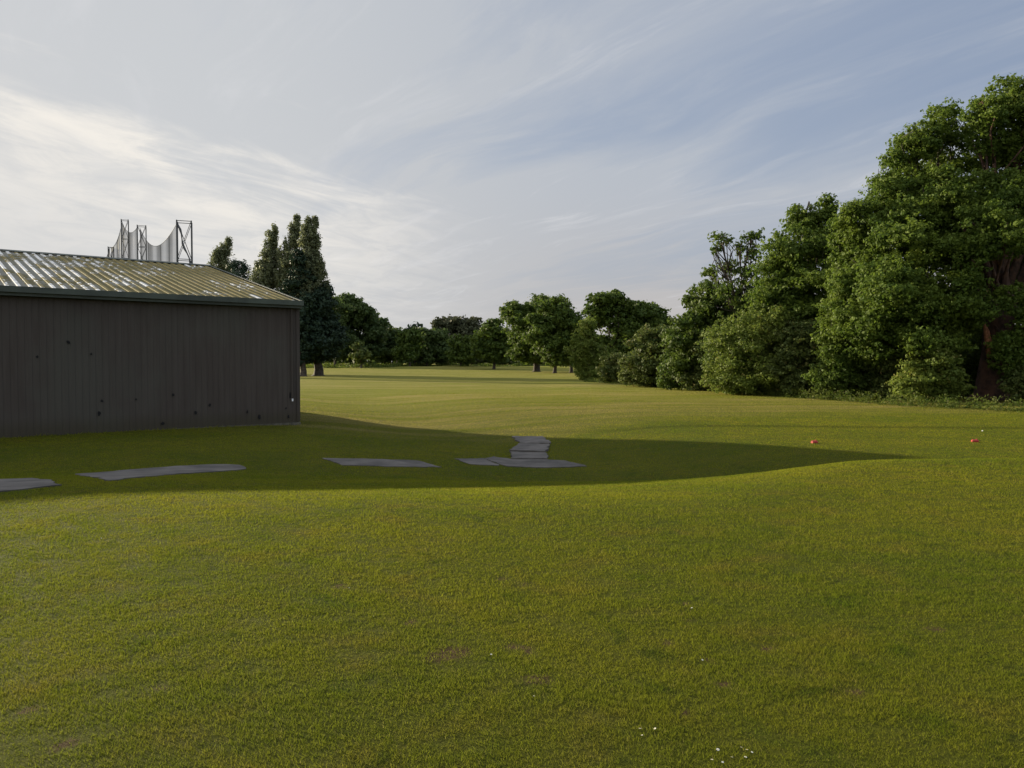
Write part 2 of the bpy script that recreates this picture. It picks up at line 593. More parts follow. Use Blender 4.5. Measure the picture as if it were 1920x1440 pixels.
# ------------------------------------------------------------------ ground sheet
def build_ground():
    def axis(parts):
        a = np.concatenate([np.arange(s, e, d) for s, e, d in parts])
        return np.unique(np.round(a, 4))
    xs = axis([(-1500, -300, 100), (-300, -80, 8), (-80, -26, 1.5), (-26, -9, 0.35), (-9, 9, 0.09), (9, 26, 0.35), (26, 80, 1.5), (80, 300, 8), (300, 1501, 100)])
    ys = axis([(-300, -20, 20), (-20, 2.4, 0.8), (2.4, 12, 0.08), (12, 32, 0.16), (32, 70, 0.9), (70, 400, 3.0), (400, 2600, 60)])
    X, Y = np.meshgrid(xs, ys)
    Z = ground(X, Y)
    V = np.stack([X.ravel(), Y.ravel(), Z.ravel()], 1)
    nx, ny = len(xs), len(ys)
    i = (np.arange(ny - 1)[:, None] * nx + np.arange(nx - 1)[None, :]).ravel()
    F = np.stack([i, i + 1, i + nx + 1, i + nx], 1)
    me = mesh_from('ground', V, F, M['turf'], smooth_=True)
    a = me.attributes.new('soil', 'FLOAT', 'POINT')
    a.data.foreach_set('value', soil(V[:, 0], V[:, 1]).astype(np.float32))
    tag(obj('ground', me), 'mown turf of a golf course, olive near and drier beyond', None, kind='structure')


SCUFF = [on_ground(px, py)[:2].tolist() + [r] for px, py, r in (
    (838, 1228, .10), (815, 1236, .06), (870, 1222, .06), (955, 1212, .05), (990, 1220, .05), (1255, 1205, .045), (1325, 1240, .04), (1160, 1235, .04),
    (1445, 1218, .05), (1350, 1285, .05), (985, 1275, .05), (1020, 1275, .05), (1285, 1132, .04), (1295, 1165, .045),
    (945, 1086, .05), (990, 1096, .05), (770, 1166, .05), (640, 1100, .06), (1290, 1335, .04), (1450, 1145, .03),
    (120, 1400, .06), (60, 1330, .05), (300, 1290, .05), (1600, 1300, .05), (1750, 1180, .06))]


def soil(x, y):
    s = np.zeros_like(x)
    for sx, sy, r in SCUFF:
        s = np.maximum(s, np.exp(-(((x - sx) / (1.5 * r)) ** 2 + ((y - sy) / (r * 1.6)) ** 2)))
    return s


build_ground()


# ------------------------------------------------------------------ grass blades (uncountable: one object)
def build_grass():
    out_v, out_t = [], []
    total = 0
    rings = np.exp(np.linspace(math.log(2.6), math.log(75), 46))
    for d0, d1 in zip(rings[:-1], rings[1:]):
        dm = 0.5 * (d0 + d1)
        wid = 1.42 * dm + 6.0
        dens = 20000 * (4.0 / dm) ** 2
        if dm < 4:
            dens = 20000
        if dm > 45:
            dens *= (75 - dm) / 30
        n = int(dens * wid * (d1 - d0))
        x = rng.uniform(-wid / 2, wid / 2, n)
        y = rng.uniform(d0, d1, n)
        # tufty: reject by noise
        keep = rng.random(n) < np.clip(0.72 + 0.40 * vnoise(x * 14, y * 14, 11) + 0.30 * vnoise(x * 45, y * 45, 13), 0.08, 1)
        keep &= rng.random(n) < np.clip((wid / 2 - np.abs(x)) / 2.2, 0, 1)
        keep &= rng.random(n) > soil(x, y) * 0.7
        for poly in PATH_POLYS:
            keep &= ~(inside(x, y, poly) & (vnoise(x * 3.1, y * 3.1, 21) < 0.95))
        keep &= ~in_shed(x, y)
        x, y = x[keep], y[keep]
        n = len(x)
        hgt = (0.010 + 0.010 * rng.random(n)) * (1 + min(dm, 30) * 0.02)
        hgt *= np.clip(1 + 0.30 * vnoise(x * 5.3, y * 5.3, 12), 0.55, 1.6)
        w = 0.00120 * max(dm, 3.2) / 3.2 * (0.7 + 0.6 * rng.random(n)) * 1.15
        an = rng.uniform(0, 2 * np.pi, n)
        la = rng.uniform(0, 2 * np.pi, n)
        lx, ly = shed_local(x, y)
        hgt = hgt * (1 + 3.0 * np.exp(-((ly + 0.05) / 0.16) ** 2) * (lx < 0.3) * rng.random(n))
        lean = hgt * (0.25 + 1.1 * rng.random(n) ** 1.5)
        z = ground(x, y) - 0.002
        ax, ay = np.cos(an), np.sin(an)
        p0 = np.stack([x - ax * w, y - ay * w, z], 1)
        p1 = np.stack([x + ax * w, y + ay * w, z], 1)
        p2 = np.stack([x + np.cos(la) * lean, y + np.sin(la) * lean, z + hgt], 1)
        out_v.append(np.stack([p0, p1, p2], 1).reshape(-1, 3))
        out_t.append(rng.random(n))
        total += n
    V = np.concatenate(out_v)
    F = np.arange(len(V)).reshape(-1, 3)
    me = mesh_from('grass', V, F, M['blade'], tint=np.concatenate(out_t))
    tag(obj('grass', me), 'short mown olive green grass of the lawn in the foreground', 'grass', kind='stuff')
    print('blades', total)


def inside(x, y, poly):
    r = np.zeros(len(x), bool)
    n = len(poly)
    for i in range(n):
        x0, y0 = poly[i][0], poly[i][1]
        x1, y1 = poly[(i + 1) % n][0], poly[(i + 1) % n][1]
        c = ((y0 > y) != (y1 > y)) & (x < (x1 - x0) * (y - y0) / (y1 - y0 + 1e-12) + x0)
        r ^= c
    return r


# ------------------------------------------------------------------ shed
SHC = P(561, 790, 30.0)                    # front right corner of the shed on the ground
SHZ = float(SHC[2])
SHA = math.atan2(0.616, 0.788)
SHL, SHD = 27.0, 22.6
EAVE, RIDGE = 4.70, 7.14
ca, sa = math.cos(SHA), math.sin(SHA)


def shed_local(x, y):
    dx, dy = x - SHC[0], y - SHC[1]
    return dx * ca + dy * sa, -dx * sa + dy * ca


def in_shed(x, y):
    lx, ly = shed_local(x, y)
    return (lx < 0) & (lx > -SHL) & (ly > 0) & (ly < SHD)


def build_shed():
    root = empty('shed', (SHC[0], SHC[1], SHZ), SHA)
    tag(root, 'long dark brown metal shed with a low flaking green ribbed roof', 'shed')
    # walls with pressed ribs
    def ribbed(length, pitch, depth):
        pts = []
        n = int(length / pitch)
        for i in range(n):
            b = i * pitch
            pts += [(b, 0), (b + pitch * .60, 0), (b + pitch * .68, depth), (b + pitch * .92, depth), (b + pitch * .999, 0)]
        pts.append((length, 0))
        return pts
    def wall(x0, y0, dx, dy, nx, ny, length, topf, name='wall', bot=-0.25):
        pr = ribbed(length, 0.2, -0.011)
        v, f = [], []
        for s, d in pr:
            X = x0 + dx * s + nx * d
            Y = y0 + dy * s + ny * d
            v.append((X, Y, bot))
            v.append((X, Y, topf(s)))
        for i in range(len(pr) - 1):
            f.append((2 * i, 2 * i + 2, 2 * i + 3, 2 * i + 1))
        return obj(name, mesh_from(name, v, f, M['wall']), root)
    wall(-SHL, 0, 1, 0, 0, -1, SHL, lambda s: EAVE - 0.1)
    wall(0, 0, 0, 1, 1, 0, SHD, lambda s: EAVE - 0.1 + (RIDGE - EAVE) * (1 - abs(s - SHD / 2) / (SHD / 2)) - 0.03)
    wall(0, SHD, -1, 0, 0, 1, SHL, lambda s: EAVE - 0.1)
    wall(-SHL, SHD, 0, -1, -1, 0, SHD, lambda s: EAVE - 0.1 + (RIDGE - EAVE) * (1 - abs(s - SHD / 2) / (SHD / 2)) - 0.03)
    # plinth, corner trims
    b = MB()
    b.box(-5.5, -0.02, -0.035, 0.1, -0.5, -0.035)
    b.box(-0.02, 0.045, -0.035, SHD, -0.5, -0.03)
    b.build('plinth', M['plinth'], root)
    for (cx, cy) in ((0.0, 0.0),):
        b = MB()
        b.box(cx - 0.10, cx + 0.036, cy - 0.036, cy - 0.031, 0.0, EAVE - 0.16)
        b.box(cx + 0.031, cx + 0.036, cy - 0.031, cy + 0.10, 0.0, EAVE - 0.16)
        b.build('corner_trim', M['wall'], root)
    # downpipe beside the corner
    b = MB()
    b.tube([(-0.30, -0.09, EAVE - 0.25), (-0.30, -0.09, 0.9)], 0.035, 8)
    b.build('downpipe', M['wall'], root)
    b = MB()
    b.tube([(-0.30, -0.09, 0.898), (-0.30, -0.10, 0.80)], [0.036, 0.03], 8)
    o = b.build('pipe_end', M['white'], root)
    o['label'] = 'pale broken end of the downpipe'
    # roof: two ribbed slopes
    RS, OV = 0.32, 0.30
    for side in (0, 1):
        xs = []
        n = int((SHL + 0.2) / RS)
        for i in range(-n - 1, 1):
            b0 = i * RS
            for fx, h in ((0.04, 0), (0.12, .034), (0.42, .034), (0.52, 0), (0.999, 0)):
                X = b0 + fx * RS
                if -SHL - 0.2 <= X <= 0.03:
                    xs.append((X, h))
        v, f = [], []
        for X, h in xs:
            for k in range(2):
                yy = -OV if k == 0 else SHD / 2
                zz = EAVE - OV * (RIDGE - EAVE) / (SHD / 2) if k == 0 else RIDGE
                if side:
                    yy = SHD - yy
                v.append((X, yy, zz + h))
        for i in range(len(xs) - 1):
            q = (2 * i, 2 * i + 2, 2 * i + 3, 2 * i + 1)
            f.append(q if side == 0 else q[::-1])
        obj('roof', mesh_from('roof', v, f, M['roof']), root)
    # ridge cap
    sl = (RIDGE - EAVE) / (SHD / 2)
    v, f = [], []
    for X in (-SHL - 0.22, 0.058):
        v += [(X, SHD / 2 - .28, RIDGE - .28 * sl + .052), (X, SHD / 2, RIDGE + .085), (X, SHD / 2 + .28, RIDGE - .28 * sl + .052)]
    f = [(0, 3, 4, 1), (1, 4, 5, 2)]
    obj('ridge_cap', mesh_from('ridge_cap', v, f, M['fascia']), root)
    # verge trim up both gable slopes
    v, f = [], []
    prof = [(-OV, EAVE - OV * sl), (SHD / 2, RIDGE), (SHD + OV, EAVE - OV * sl)]
    for (yy, zz) in prof:
        v += [(-0.05, yy, zz + .060), (0.050, yy, zz + .060), (0.050, yy, zz - .16), (0.040, yy, zz - .16), (0.040, yy, zz + .053)]
    for i in range(2):
        for k in range(4):
            a = i * 5 + k
            f.append((a, a + 1, a + 6, a + 5))
    obj('verge_trim', mesh_from('verge_trim', v, f, M['fascia']), root)
    # gutter / fascia
    z1 = EAVE - OV * sl
    b = MB()
    b.box(-SHL - .2, 0.055, -OV - 0.12, -OV - 0.004, z1 - 0.14, z1 + 0.048)
    b.build('gutter', M['fascia'], root)
    b = MB()
    b.box(-SHL - .2, 0.038, -OV + 0.0, -OV + 0.03, z1 - 0.24, z1 - 0.012)
    b.build('fascia', M['fascia'], root)
    b = MB()
    b.box(-SHL - .2, 0.038, -OV + .03, -0.03, z1 - 0.235, z1 - 0.215)
    b.build('soffit', M['fascia'], root)
    # holes knocked through the cladding
    pts = [(70, 669, .05, .06), (128, 641, .06, .07), (171, 664, .04, .05), (191, 752, .05, .06), (186, 775, .06, .09), (255, 749, .04, .04),
           (325, 740, .05, .06), (367, 774, .05, .08), (393, 760, .05, .07), (464, 772, .05, .08), (486, 782, .06, .09), (541, 781, .05, .10),
           (544, 742, .035, .13), (536, 766, .04, .05), (305, 794, .11, .08)]
    for i, (px, py, w, h) in enumerate(pts):
        r = ray(px, py)
        # meet the wall plane (local y=-0.031)
        o0 = np.array(shed_local(0.0, 0.0))
        dl = np.array([r[0] * ca + r[1] * sa, -r[0] * sa + r[1] * ca])
        t = (-0.031 - o0[1]) / dl[1]
        lx = o0[0] + dl[0] * t
        lz = CAMZ + r[2] * t - SHZ
        n = 9
        vv = []
        for k in range(n):
            a = 2 * math.pi * k / n
            q = random.uniform(0.55, 1.2)
            vv.append((lx + w * q * math.cos(a), -0.031, lz + h * q * math.sin(a)))
        obj('hole', mesh_from('hole', vv, [tuple(range(n))], M['hole']), root)
    # a pale brick by the low vent hole
    r = ray(305, 800)
    return root


build_shed()


# ------------------------------------------------------------------ paths
PATH_POLYS = []


def path_slab(pxs, lift=0.006, thick=0.0, label=None, zoff=0.0):
    poly = [on_ground(a, b) for a, b in pxs]
    PATH_POLYS.append([p[:2] for p in poly])
    P2 = np.array([p[:2] for p in poly])
    x0, y0 = P2.min(0)
    x1, y1 = P2.max(0)
    d = 0.16
    gx = np.arange(x0 - d, x1 + 2 * d, d)
    gy = np.arange(y0 - d, y1 + 2 * d, d)
    import bmesh
    bm = bmesh.new()
    # triangulated outline, then cut along a fine grid so it drapes over the ground
    dense = []
    for i in range(len(P2)):
        a, b = P2[i], P2[(i + 1) % len(P2)]
        L = np.linalg.norm(b - a)
        n = max(1, int(L / 0.22))
        nr = np.array([-(b - a)[1], (b - a)[0]]) / (L + 1e-9)
        for k in range(n):
            j = 0 if k == 0 else random.uniform(-0.06, 0.06)
            dense.append(a + (b - a) * k / n + nr * j)
    f = bm.faces.new([bm.verts.new((q[0], q[1], 0)) for q in dense])
    for X in gx:
        bmesh.ops.bisect_plane(bm, geom=bm.verts[:] + bm.edges[:] + bm.faces[:], plane_co=(X, 0, 0), plane_no=(1, 0, 0))
    for Y in gy:
        bmesh.ops.bisect_plane(bm, geom=bm.verts[:] + bm.edges[:] + bm.faces[:], plane_co=(0, Y, 0), plane_no=(0, 1, 0))
    bmesh.ops.triangulate(bm, faces=bm.faces[:])
    for v in bm.verts:
        v.co.z = float(ground(v.co.x, v.co.y)) + lift + zoff
    if f.normal.z < 0:
        pass
    bmesh.ops.recalc_face_normals(bm, faces=bm.faces[:])
    up = sum(fc.normal.z for fc in bm.faces)
    if up < 0:
        bmesh.ops.reverse_faces(bm, faces=bm.faces[:])
    # skirt so the slab has a real edge
    ext = bmesh.ops.extrude_edge_only(bm, edges=[e for e in bm.edges if e.is_boundary])
    for v in [g for g in ext['geom'] if isinstance(g, bmesh.types.BMVert)]:
        v.co.z -= 0.12
    me = bpy.data.meshes.new('path')
    bm.to_mesh(me)
    bm.free()
    me.materials.append(M['concrete'])
    o = obj('path', me)
    tag(o, label, kind='structure')


path_slab([(-60, 903), (62, 898), (95, 903), (116, 911), (40, 920), (-60, 930)], 0.02, label='grey concrete path piece at the left edge of the lawn')
path_slab([(142, 890), (240, 882), (330, 875), (400, 872), (448, 873), (462, 880), (330, 890), (205, 903)], 0.02, label='long grey concrete path piece in front of the shed')
path_slab([(604, 860), (700, 862), (785, 865), (828, 877), (740, 876), (640, 873)], 0.02, label='tapered grey concrete path piece right of the shed')
path_slab([(852, 861), (905, 860), (920, 866), (936, 874), (880, 871)], 0.02, label='small grey concrete wedge left of the stepped path')
path_slab([(908, 861), (925, 857), (958, 862), (1025, 863), (1060, 865), (1100, 875), (1020, 878), (950, 875)], 0.025, label='widest grey slab at the foot of the stepped path')
path_slab([(956, 849), (1022, 851), (1027, 862), (958, 861)], 0.045, label='second grey slab of the stepped path')
path_slab([(972, 835), (1030, 836), (1023, 850), (955, 847)], 0.07, label='third grey slab of the stepped path')
path_slab([(961, 820), (1018, 820), (1032, 833), (975, 833)], 0.05, label='topmost grey slab of the stepped path')

build_grass()


# ------------------------------------------------------------------ net towers
def lattice_tower(px, pyt, Y, width, rot, label, bar=0.05, h_seg=2.6, base=None):
    top = P(px, pyt, Y)
    g = float(ground(top[0], Y))
    H = top[2] - g
    root = empty('net_tower', (top[0], Y, g), rot)
    tag(root, label, 'tower', 'lattice towers holding the range nets')
    w = width / 2
    cs = [(-w, -w), (w, -w), (w, w), (-w, w)]
    for c in cs:
        b = MB()
        b.tube([(c[0], c[1], -0.2), (c[0], c[1], H)], bar * 1.1, 6)
        b.build('leg', M['steel'], root)
    n = max(2, int(round(H / h_seg)))
    for i in range(n + 1):
        z = H * i / n - (0.12 if i == n else 0)
        z = max(z, 0.1)
        hb, xb = MB(), MB()
        for k in range(4):
            a, c = cs[k], cs[(k + 1) % 4]
            hb.tube([(a[0], a[1], z), (c[0], c[1], z)], bar * 0.6, 5)
            if i < n:
                z2 = H * (i + 1) / n
                xb.tube([(a[0], a[1], z), (c[0], c[1], z2)], bar * 0.45, 4)
                xb.tube([(c[0], c[1], z), (a[0], a[1], z2)], bar * 0.45, 4)
        hb.build('crossbar', M['steel'], root)
        if i < n:
            xb.build('bracing', M['steel'], root)
    return root


lattice_tower(345.5, 415, 135, 2.35, 0.36, 'widest nearest lattice tower at the right end of the nets', 0.11, 7.2)
lattice_tower(265.5, 423, 139, 1.41, 0.42, 'middle lattice tower between two sagging stretches of net', 0.075, 3.8)
lattice_tower(234, 412, 143, 1.17, 0.42, 'tall thin lattice tower left of the middle one above the shed', 0.07, 3.8)
lattice_tower(208, 463, 147, 0.93, 0.42, 'shortest lattice tower at the left end of the nets', 0.07, 3.8)


def net(p0, p1, sag, bot_px, label, folds=22, seed=1, skew=0.0):
    """net hung between two world points, dropping to the ground with pleats"""
    r = np.random.default_rng(seed)
    nu, nv = 150, 26
    p0, p1 = np.asarray(p0), np.asarray(p1)
    ph = np.cumsum(r.uniform(0.3, 1.7, nu)) * folds / nu * 2 * np.pi / 1.0
    V, fold = [], []
    d = (p1 - p0)
    d[2] = 0
    nrm = np.array([-d[1], d[0], 0]) / (np.linalg.norm(d) + 1e-9)
    for j in range(nv):
        t = j / (nv - 1)
        for i in range(nu):
            u = i / (nu - 1)
            top = p0 + (p1 - p0) * u
            s = 4 * u * (1 - u)
            ztop = top[2] - sag * s * (1 + skew * (u - .5))
            gx = top[0]
            zb = -0.7
            # folds gather towards the sag centre lower down
            uu = u + (0.5 - u) * 0.0
            q = np.array([top[0], top[1], 0])
            lean_ = (u - 0.5) * 5.0 * t
            fo = math.sin(ph[i] + lean_ + 0.8 * math.sin(3 * t + i * .05))
            f2 = math.sin(ph[i] * 0.41 + lean_ * 0.6 + 1.3)
            q = q + nrm * (0.45 * (0.6 * fo + 0.4 * f2) * t)
            q[2] = ztop + (zb - ztop) * t
            V.append(q)
            fold.append(0.22 + 0.22 * f2 + 0.55 * max(0, fo) ** 4 * max(0, f2 + .3) + 0.30 * (1 - t) ** 3)
    V = np.array(V)
    idx = (np.arange(nv - 1)[:, None] * nu + np.arange(nu - 1)[None, :]).ravel()
    F = np.stack([idx, idx + 1, idx + nu + 1, idx + nu], 1)
    me = mesh_from('net', V, F, M['net'], smooth_=True)
    a = me.attributes.new('fold', 'FLOAT', 'POINT')
    a.data.foreach_set('value', np.clip(np.array(fold), 0, 1).astype(np.float32))
    o = obj('net', me)
    tag(o, label, 'net', 'sagging range nets')
    # head rope along the sagging edge
    b = MB()
    b.tube([V[i] for i in range(0, nu, 5)] + [V[nu - 1]], 0.035, 5)
    b.build('head_rope', M['steel'], o)
    return o


net(P(262, 427, 138.6), P(331, 420, 135), 3.5, 0, 'wide sagging grey net between the middle and widest towers', 9, 1, -0.45)
net(P(229, 419, 142.8), P(258, 425, 138.9), 1.35, 0, 'narrow bunched grey net between the two middle towers', 5, 2)
net(P(208, 464, 147), P(229, 418, 143), 1.2, 0, 'steep grey net rising from the shortest tower', 4, 3)
net(P(192, 494, 150), P(206, 464, 147), 0.5, 0, 'lowest scrap of net left of the shortest tower', 3, 4)
# bundled net leaning across the widest tower
b = MB()
pA, pB = P(333, 421, 133.6), P(356, 494, 133.6)
pts = [pA + (pB - pA) * t + np.array([0.19 * math.sin(t * 9), 0, 0]) for t in np.linspace(0, 2.6, 22)]
b.tube(pts, [0.15 + 0.06 * math.sin(i * 1.7) for i in range(22)], 7)
o = b.build('net_bundle', M['steel'], None, True)
tag(o, 'dark rolled bundle of net slanting across the widest tower', 'net bundle')


# ------------------------------------------------------------------ trees
def unit(n):
    v = rng.normal(size=(n, 3))
    return v / np.linalg.norm(v, axis=1, keepdims=True)


def leaf_mesh(pos, nrm, size, tint, mat, name='crown', aspect=0.62):
    n = len(pos)
    a = np.cross(nrm, unit(n))
    a /= np.linalg.norm(a, axis=1, keepdims=True) + 1e-9
    b = np.cross(nrm, a)
    s = (size * rng.uniform(0.6, 1.35, n))[:, None]
    droop = nrm * s * 0.18
    v = np.stack([pos - a * s, pos - b * s * aspect + droop, pos + a * s, pos + b * s * aspect + droop], 1).reshape(-1, 3)
    return mesh_from(name, v, np.arange(4 * n).reshape(-1, 4), mat, tint=tint)


def lobed(blobs, m=20, q=0.40, lz=0.55):
    """a core plus many uneven flattened sprays on it"""
    out = []
    for c, R in blobs:
        c, R = np.asarray(c), np.asarray(R)
        out.append((c, R * 0.74))
        d = unit(m)
        rm = float(np.cbrt(R.prod()))
        for i in range(m):
            k = q * rng.choice([0.45, 0.6, 0.8, 1.0, 1.3])
            rr = np.array([rm, rm, rm * lz]) * k * rng.uniform(0.75, 1.3, 3)
            out.append((c + d[i] * R * rng.uniform(0.74, 1.12 - 0.25 * k), rr))
    return out


def crown_points(blobs, leaf, cover=1.7, clump=0.24, drop=0.1, flat=1.0, inner=0.25, cmin=0.0):
    """blobs: list of (centre, radii). Clumps of leaves sit over the blob shells."""
    Ps, Ns, Ts = [], [], []
    for c, R in blobs:
        c = np.asarray(c)
        R = np.asarray(R)
        rm = float(np.cbrt(R.prod()))
        rc = max(clump * rm, leaf * 1.9, cmin)
        area = 4 * math.pi * (((R[0] * R[1]) ** 1.6 + (R[0] * R[2]) ** 1.6 + (R[1] * R[2]) ** 1.6) / 3) ** (1 / 1.6)
        m = max(5, int(area / (rc * rc * 1.9)))
        mi = int(m * inner)
        d = unit(m)
        rad = rng.uniform(0.45, 1.28, m)
        bumpy = 1 + 0.10 * np.sin(d[:, 0] * 5 + c[0]) + 0.09 * np.sin(d[:, 2] * 6 + c[2]) + 0.08 * np.sin(d[:, 1] * 7 + c[1])
        cc = c + d * R * (rad * bumpy)[:, None]
        di = unit(mi)
        ci = c + di * R * (rng.uniform(0.1, 0.7, mi))[:, None]
        cc = np.concatenate([cc, ci])
        dd = np.concatenate([d, di])
        keep = rng.random(len(cc)) > drop
        cc, dd = cc[keep], dd[keep]
        k = max(4, int(cover * area / (leaf * leaf * 1.3) / m))
        crs = rc * rng.uniform(0.6, 1.35, len(cc))
        ct = rng.uniform(-0.18, 0.18, len(cc))
        n = len(cc) * k
        u = unit(n)
        rr = rng.random(n) ** 0.45
        off = u * (np.repeat(crs, k) * rr * rng.uniform(0.7, 1.35, n))[:, None]
        off[:, 2] *= 0.72 * flat
        pos = np.repeat(cc, k, 0) + off
        nn = u * 0.75 + np.repeat(dd, k, 0) * 0.35 + unit(n) * 0.65 + np.array([0, 0, 0.32])
        nn /= np.linalg.norm(nn, axis=1, keepdims=True)
        Ps.append(pos)
        Ns.append(nn)
        Ts.append(np.clip(rng.random(n) * 0.8 + 0.1 + np.repeat(ct, k), 0, 1))
    return np.concatenate(Ps), np.concatenate(Ns), np.concatenate(Ts)


NLEAF = 0


def tree(name, label, cat, Y, base_px, blobs, leaf, mat, trunk_r=0.3, bark='bark', group=None, cover=1.7, clump=0.24,
         drop=0.1, flat=1.0, inner=0.25, twigs=3, depth=1.15, trunk_pts=None, limb_r=0.35, min_z=0.15, fork=0.35, cmin=0.0, lobes=True, lobe_z=0.55, lobe_q=0.40, limbs=()):
    """blobs: (px, py, rx, ry[, dy]) in photo pixels at distance Y, made round in depth"""
    global NLEAF
    bx = P(base_px, HOR, Y)[0]
    g = float(ground(bx, Y))
    root = empty(name, (bx, Y, g))
    tag(root, label, cat, group)
    org = np.array([bx, Y, g])
    B = []
    for q in blobs:
        dy = q[4] if len(q) > 4 else rng.uniform(-0.5, 0.5)
        c = P(q[0], q[1], Y + dy)
        rx, rz = q[2] * (Y + dy) / FPX, q[3] * (Y + dy) / FPX
        B.append((c - org, np.array([rx, max(rx, rz * .7) * depth if len(q) < 6 else q[5], rz])))
    pos, nrm, t = crown_points(lobed(B, lz=lobe_z, q=lobe_q) if lobes else B, leaf, cover * (0.62 if lobes else 1.0), clump, drop, flat, inner, cmin)
    k = pos[:, 2] > min_z
    pos, nrm, t = pos[k], nrm[k], t[k]
    NLEAF += len(pos)
    obj('crown', leaf_mesh(pos, nrm, leaf, t, mat), root)
    if trunk_r > 0:
        b = MB()
        top = max(c[2] for c, R in B)
        cen = np.mean([c for c, R in B], 0)
        fk = np.array([cen[0] * 0.25, cen[1] * 0.25, fork * top])
        b.tube([(0, 0, -0.3), (0, 0, 0.0), (0.02, 0, 0.25), fk * 0.5 + np.array([trunk_r * .2, 0, 0]), fk, fk + np.array([trunk_r * .1, 0, trunk_r]), fk + np.array([trunk_r * .3, 0, trunk_r * 2])], [trunk_r * 1.9, trunk_r * 1.6, trunk_r * 1.15, trunk_r, trunk_r * 0.85, trunk_r * 0.6, trunk_r * 0.25], 10)
        for c, R in B:
            mid = fk + (c - fk) * 0.5 + rng.normal(size=3) * np.linalg.norm(c - fk) * 0.07
            L = np.linalg.norm(c - fk)
            b.tube([fk - (0, 0, 0.2), mid, c], [trunk_r * 0.45, trunk_r * limb_r, trunk_r * min(0.15, limb_r)], 6)
            for _ in range(twigs):
                d = unit(1)[0]
                d[2] = abs(d[2])
                e = c + d * R * rng.uniform(0.7, 0.95)
                s = mid + (c - mid) * rng.uniform(0, 1)
                b.tube([s, (s + e) / 2 + rng.normal(size=3) * 0.06 * L, e], [min(trunk_r * 0.22, .07), min(trunk_r * 0.14, .045), 0.015], 5)
        for pts, r0 in limbs:
            q = [fk - (0, 0, 0.5)] + [P(a, c, Y + d) - org for a, c, d in pts]
            b.tube(q, list(np.linspace(r0, r0 * 0.45, len(q))), 8)
        b.build('trunk', M[bark], root, True)
    return root


G_R = 'trees of the right hand wood edge'
G_F = 'trees across the far end of the fairway'
G_P = 'poplars behind the shed'
G_S = 'shrubs along the wood edge'

# --- right hand side, near to far
tree('oak_tree', 'tallest oak at the right edge with a thick forked reddish trunk', 'tree', 45, 1862,
     [(1880, 195, 55, 42, 0), (1850, 215, 30, 34, -1), (1925, 215, 60, 58, 0), (1905, 270, 60, 34, 1), (1850, 262, 30, 26, 0),
      (1990, 300, 80, 90, 0), (1865, 385, 90, 52, 0), (1925, 395, 70, 60, -2), (1845, 430, 50, 50, -3), (1985, 470, 80, 80, 0), (1890, 440, 55, 40, -4),
      (1905, 500, 26, 30, 2), (1820, 500, 30, 40, -3), (1832, 575, 26, 34, -3), (1895, 560, 30, 30, -3), (1896, 665, 38, 42, -2.5), (1945, 640, 50, 80, -2), (1990, 600, 80, 90, 0), (1918, 575, 22, 36, 1)],
     0.092, M['oak'], trunk_r=0.88, bark='redbark', group=G_R, cover=1.5, drop=0.14, fork=0.33, twigs=3, limb_r=0.07,
     limbs=(([(1868, 560, 0), (1845, 492, -.5), (1838, 450, 0)], .42), ([(1885, 570, .3), (1912, 540, .5), (1935, 470, 0)], .5), ([(1872, 520, 1), (1895, 420, 1), (1912, 335, 1), (1905, 300, 0)], .38), ([(1862, 600, -.5), (1822, 545, -1), (1800, 500, 0)], .25)))
tree('oak_tree', 'broad leafy oak left of the tallest one with a dense sunlit crown', 'tree', 48, 1715,
     [(1765, 240, 46, 38, 0), (1718, 262, 36, 32, -1), (1700, 315, 52, 40, 0), (1790, 305, 60, 55, 1), (1668, 365, 50, 40, -1),
      (1745, 385, 75, 60, -2), (1630, 412, 55, 42, -1), (1700, 455, 80, 60, -3), (1785, 460, 62, 60, -2), (1600, 450, 40, 50, 1), (1610, 510, 48, 50, -1),
      (1655, 550, 80, 55, -4), (1745, 560, 75, 60, -4), (1590, 580, 45, 60, -1), (1630, 620, 60, 50, -3), (1700, 630, 80, 50, -4), (1790, 620, 42, 55, -3)],
     0.095, M['oak'], trunk_r=0.5, group=G_R, cover=1.6, drop=0.1, fork=0.3, twigs=4, limb_r=0.13)
tree('oak_tree', 'mid sized oak with two knobbly tops between broad oak and sparse tree', 'tree', 55, 1530,
     [(1548, 392, 22, 24, 0), (1502, 402, 22, 24, 0), (1528, 435, 45, 36, 0), (1490, 470, 52, 42, -1), (1560, 470, 50, 48, 1),
      (1460, 525, 48, 42, -1), (1530, 530, 60, 50, -2), (1582, 560, 45, 60, 0), (1450, 580, 48, 45, -1), (1520, 600, 65, 50, -2), (1580, 640, 45, 50, 0)],
     0.11, M['oak'], trunk_r=0.4, group=G_R, cover=1.6, drop=0.12, fork=0.3, limb_r=0.14)
tree('ash_tree', 'sparse open topped tree with twigs showing against the sky', 'tree', 60, 1400,
     [(1350, 446, 20, 12, 0), (1342, 470, 12, 10, 0), (1385, 462, 15, 16, 0), (1412, 442, 20, 7, 0), (1410, 478, 16, 18, 0), (1332, 510, 20, 10, 0), (1368, 500, 22, 14, 1),
      (1396, 515, 30, 22, 0), (1362, 542, 32, 18, -1), (1418, 545, 28, 26, 0), (1385, 575, 45, 26, 0)],
     0.15, M['oak2'], trunk_r=0.24, group=G_R, cover=0.7, drop=0.28, fork=0.42, twigs=9, inner=0.4, clump=0.3, limb_r=0.22, lobes=False)
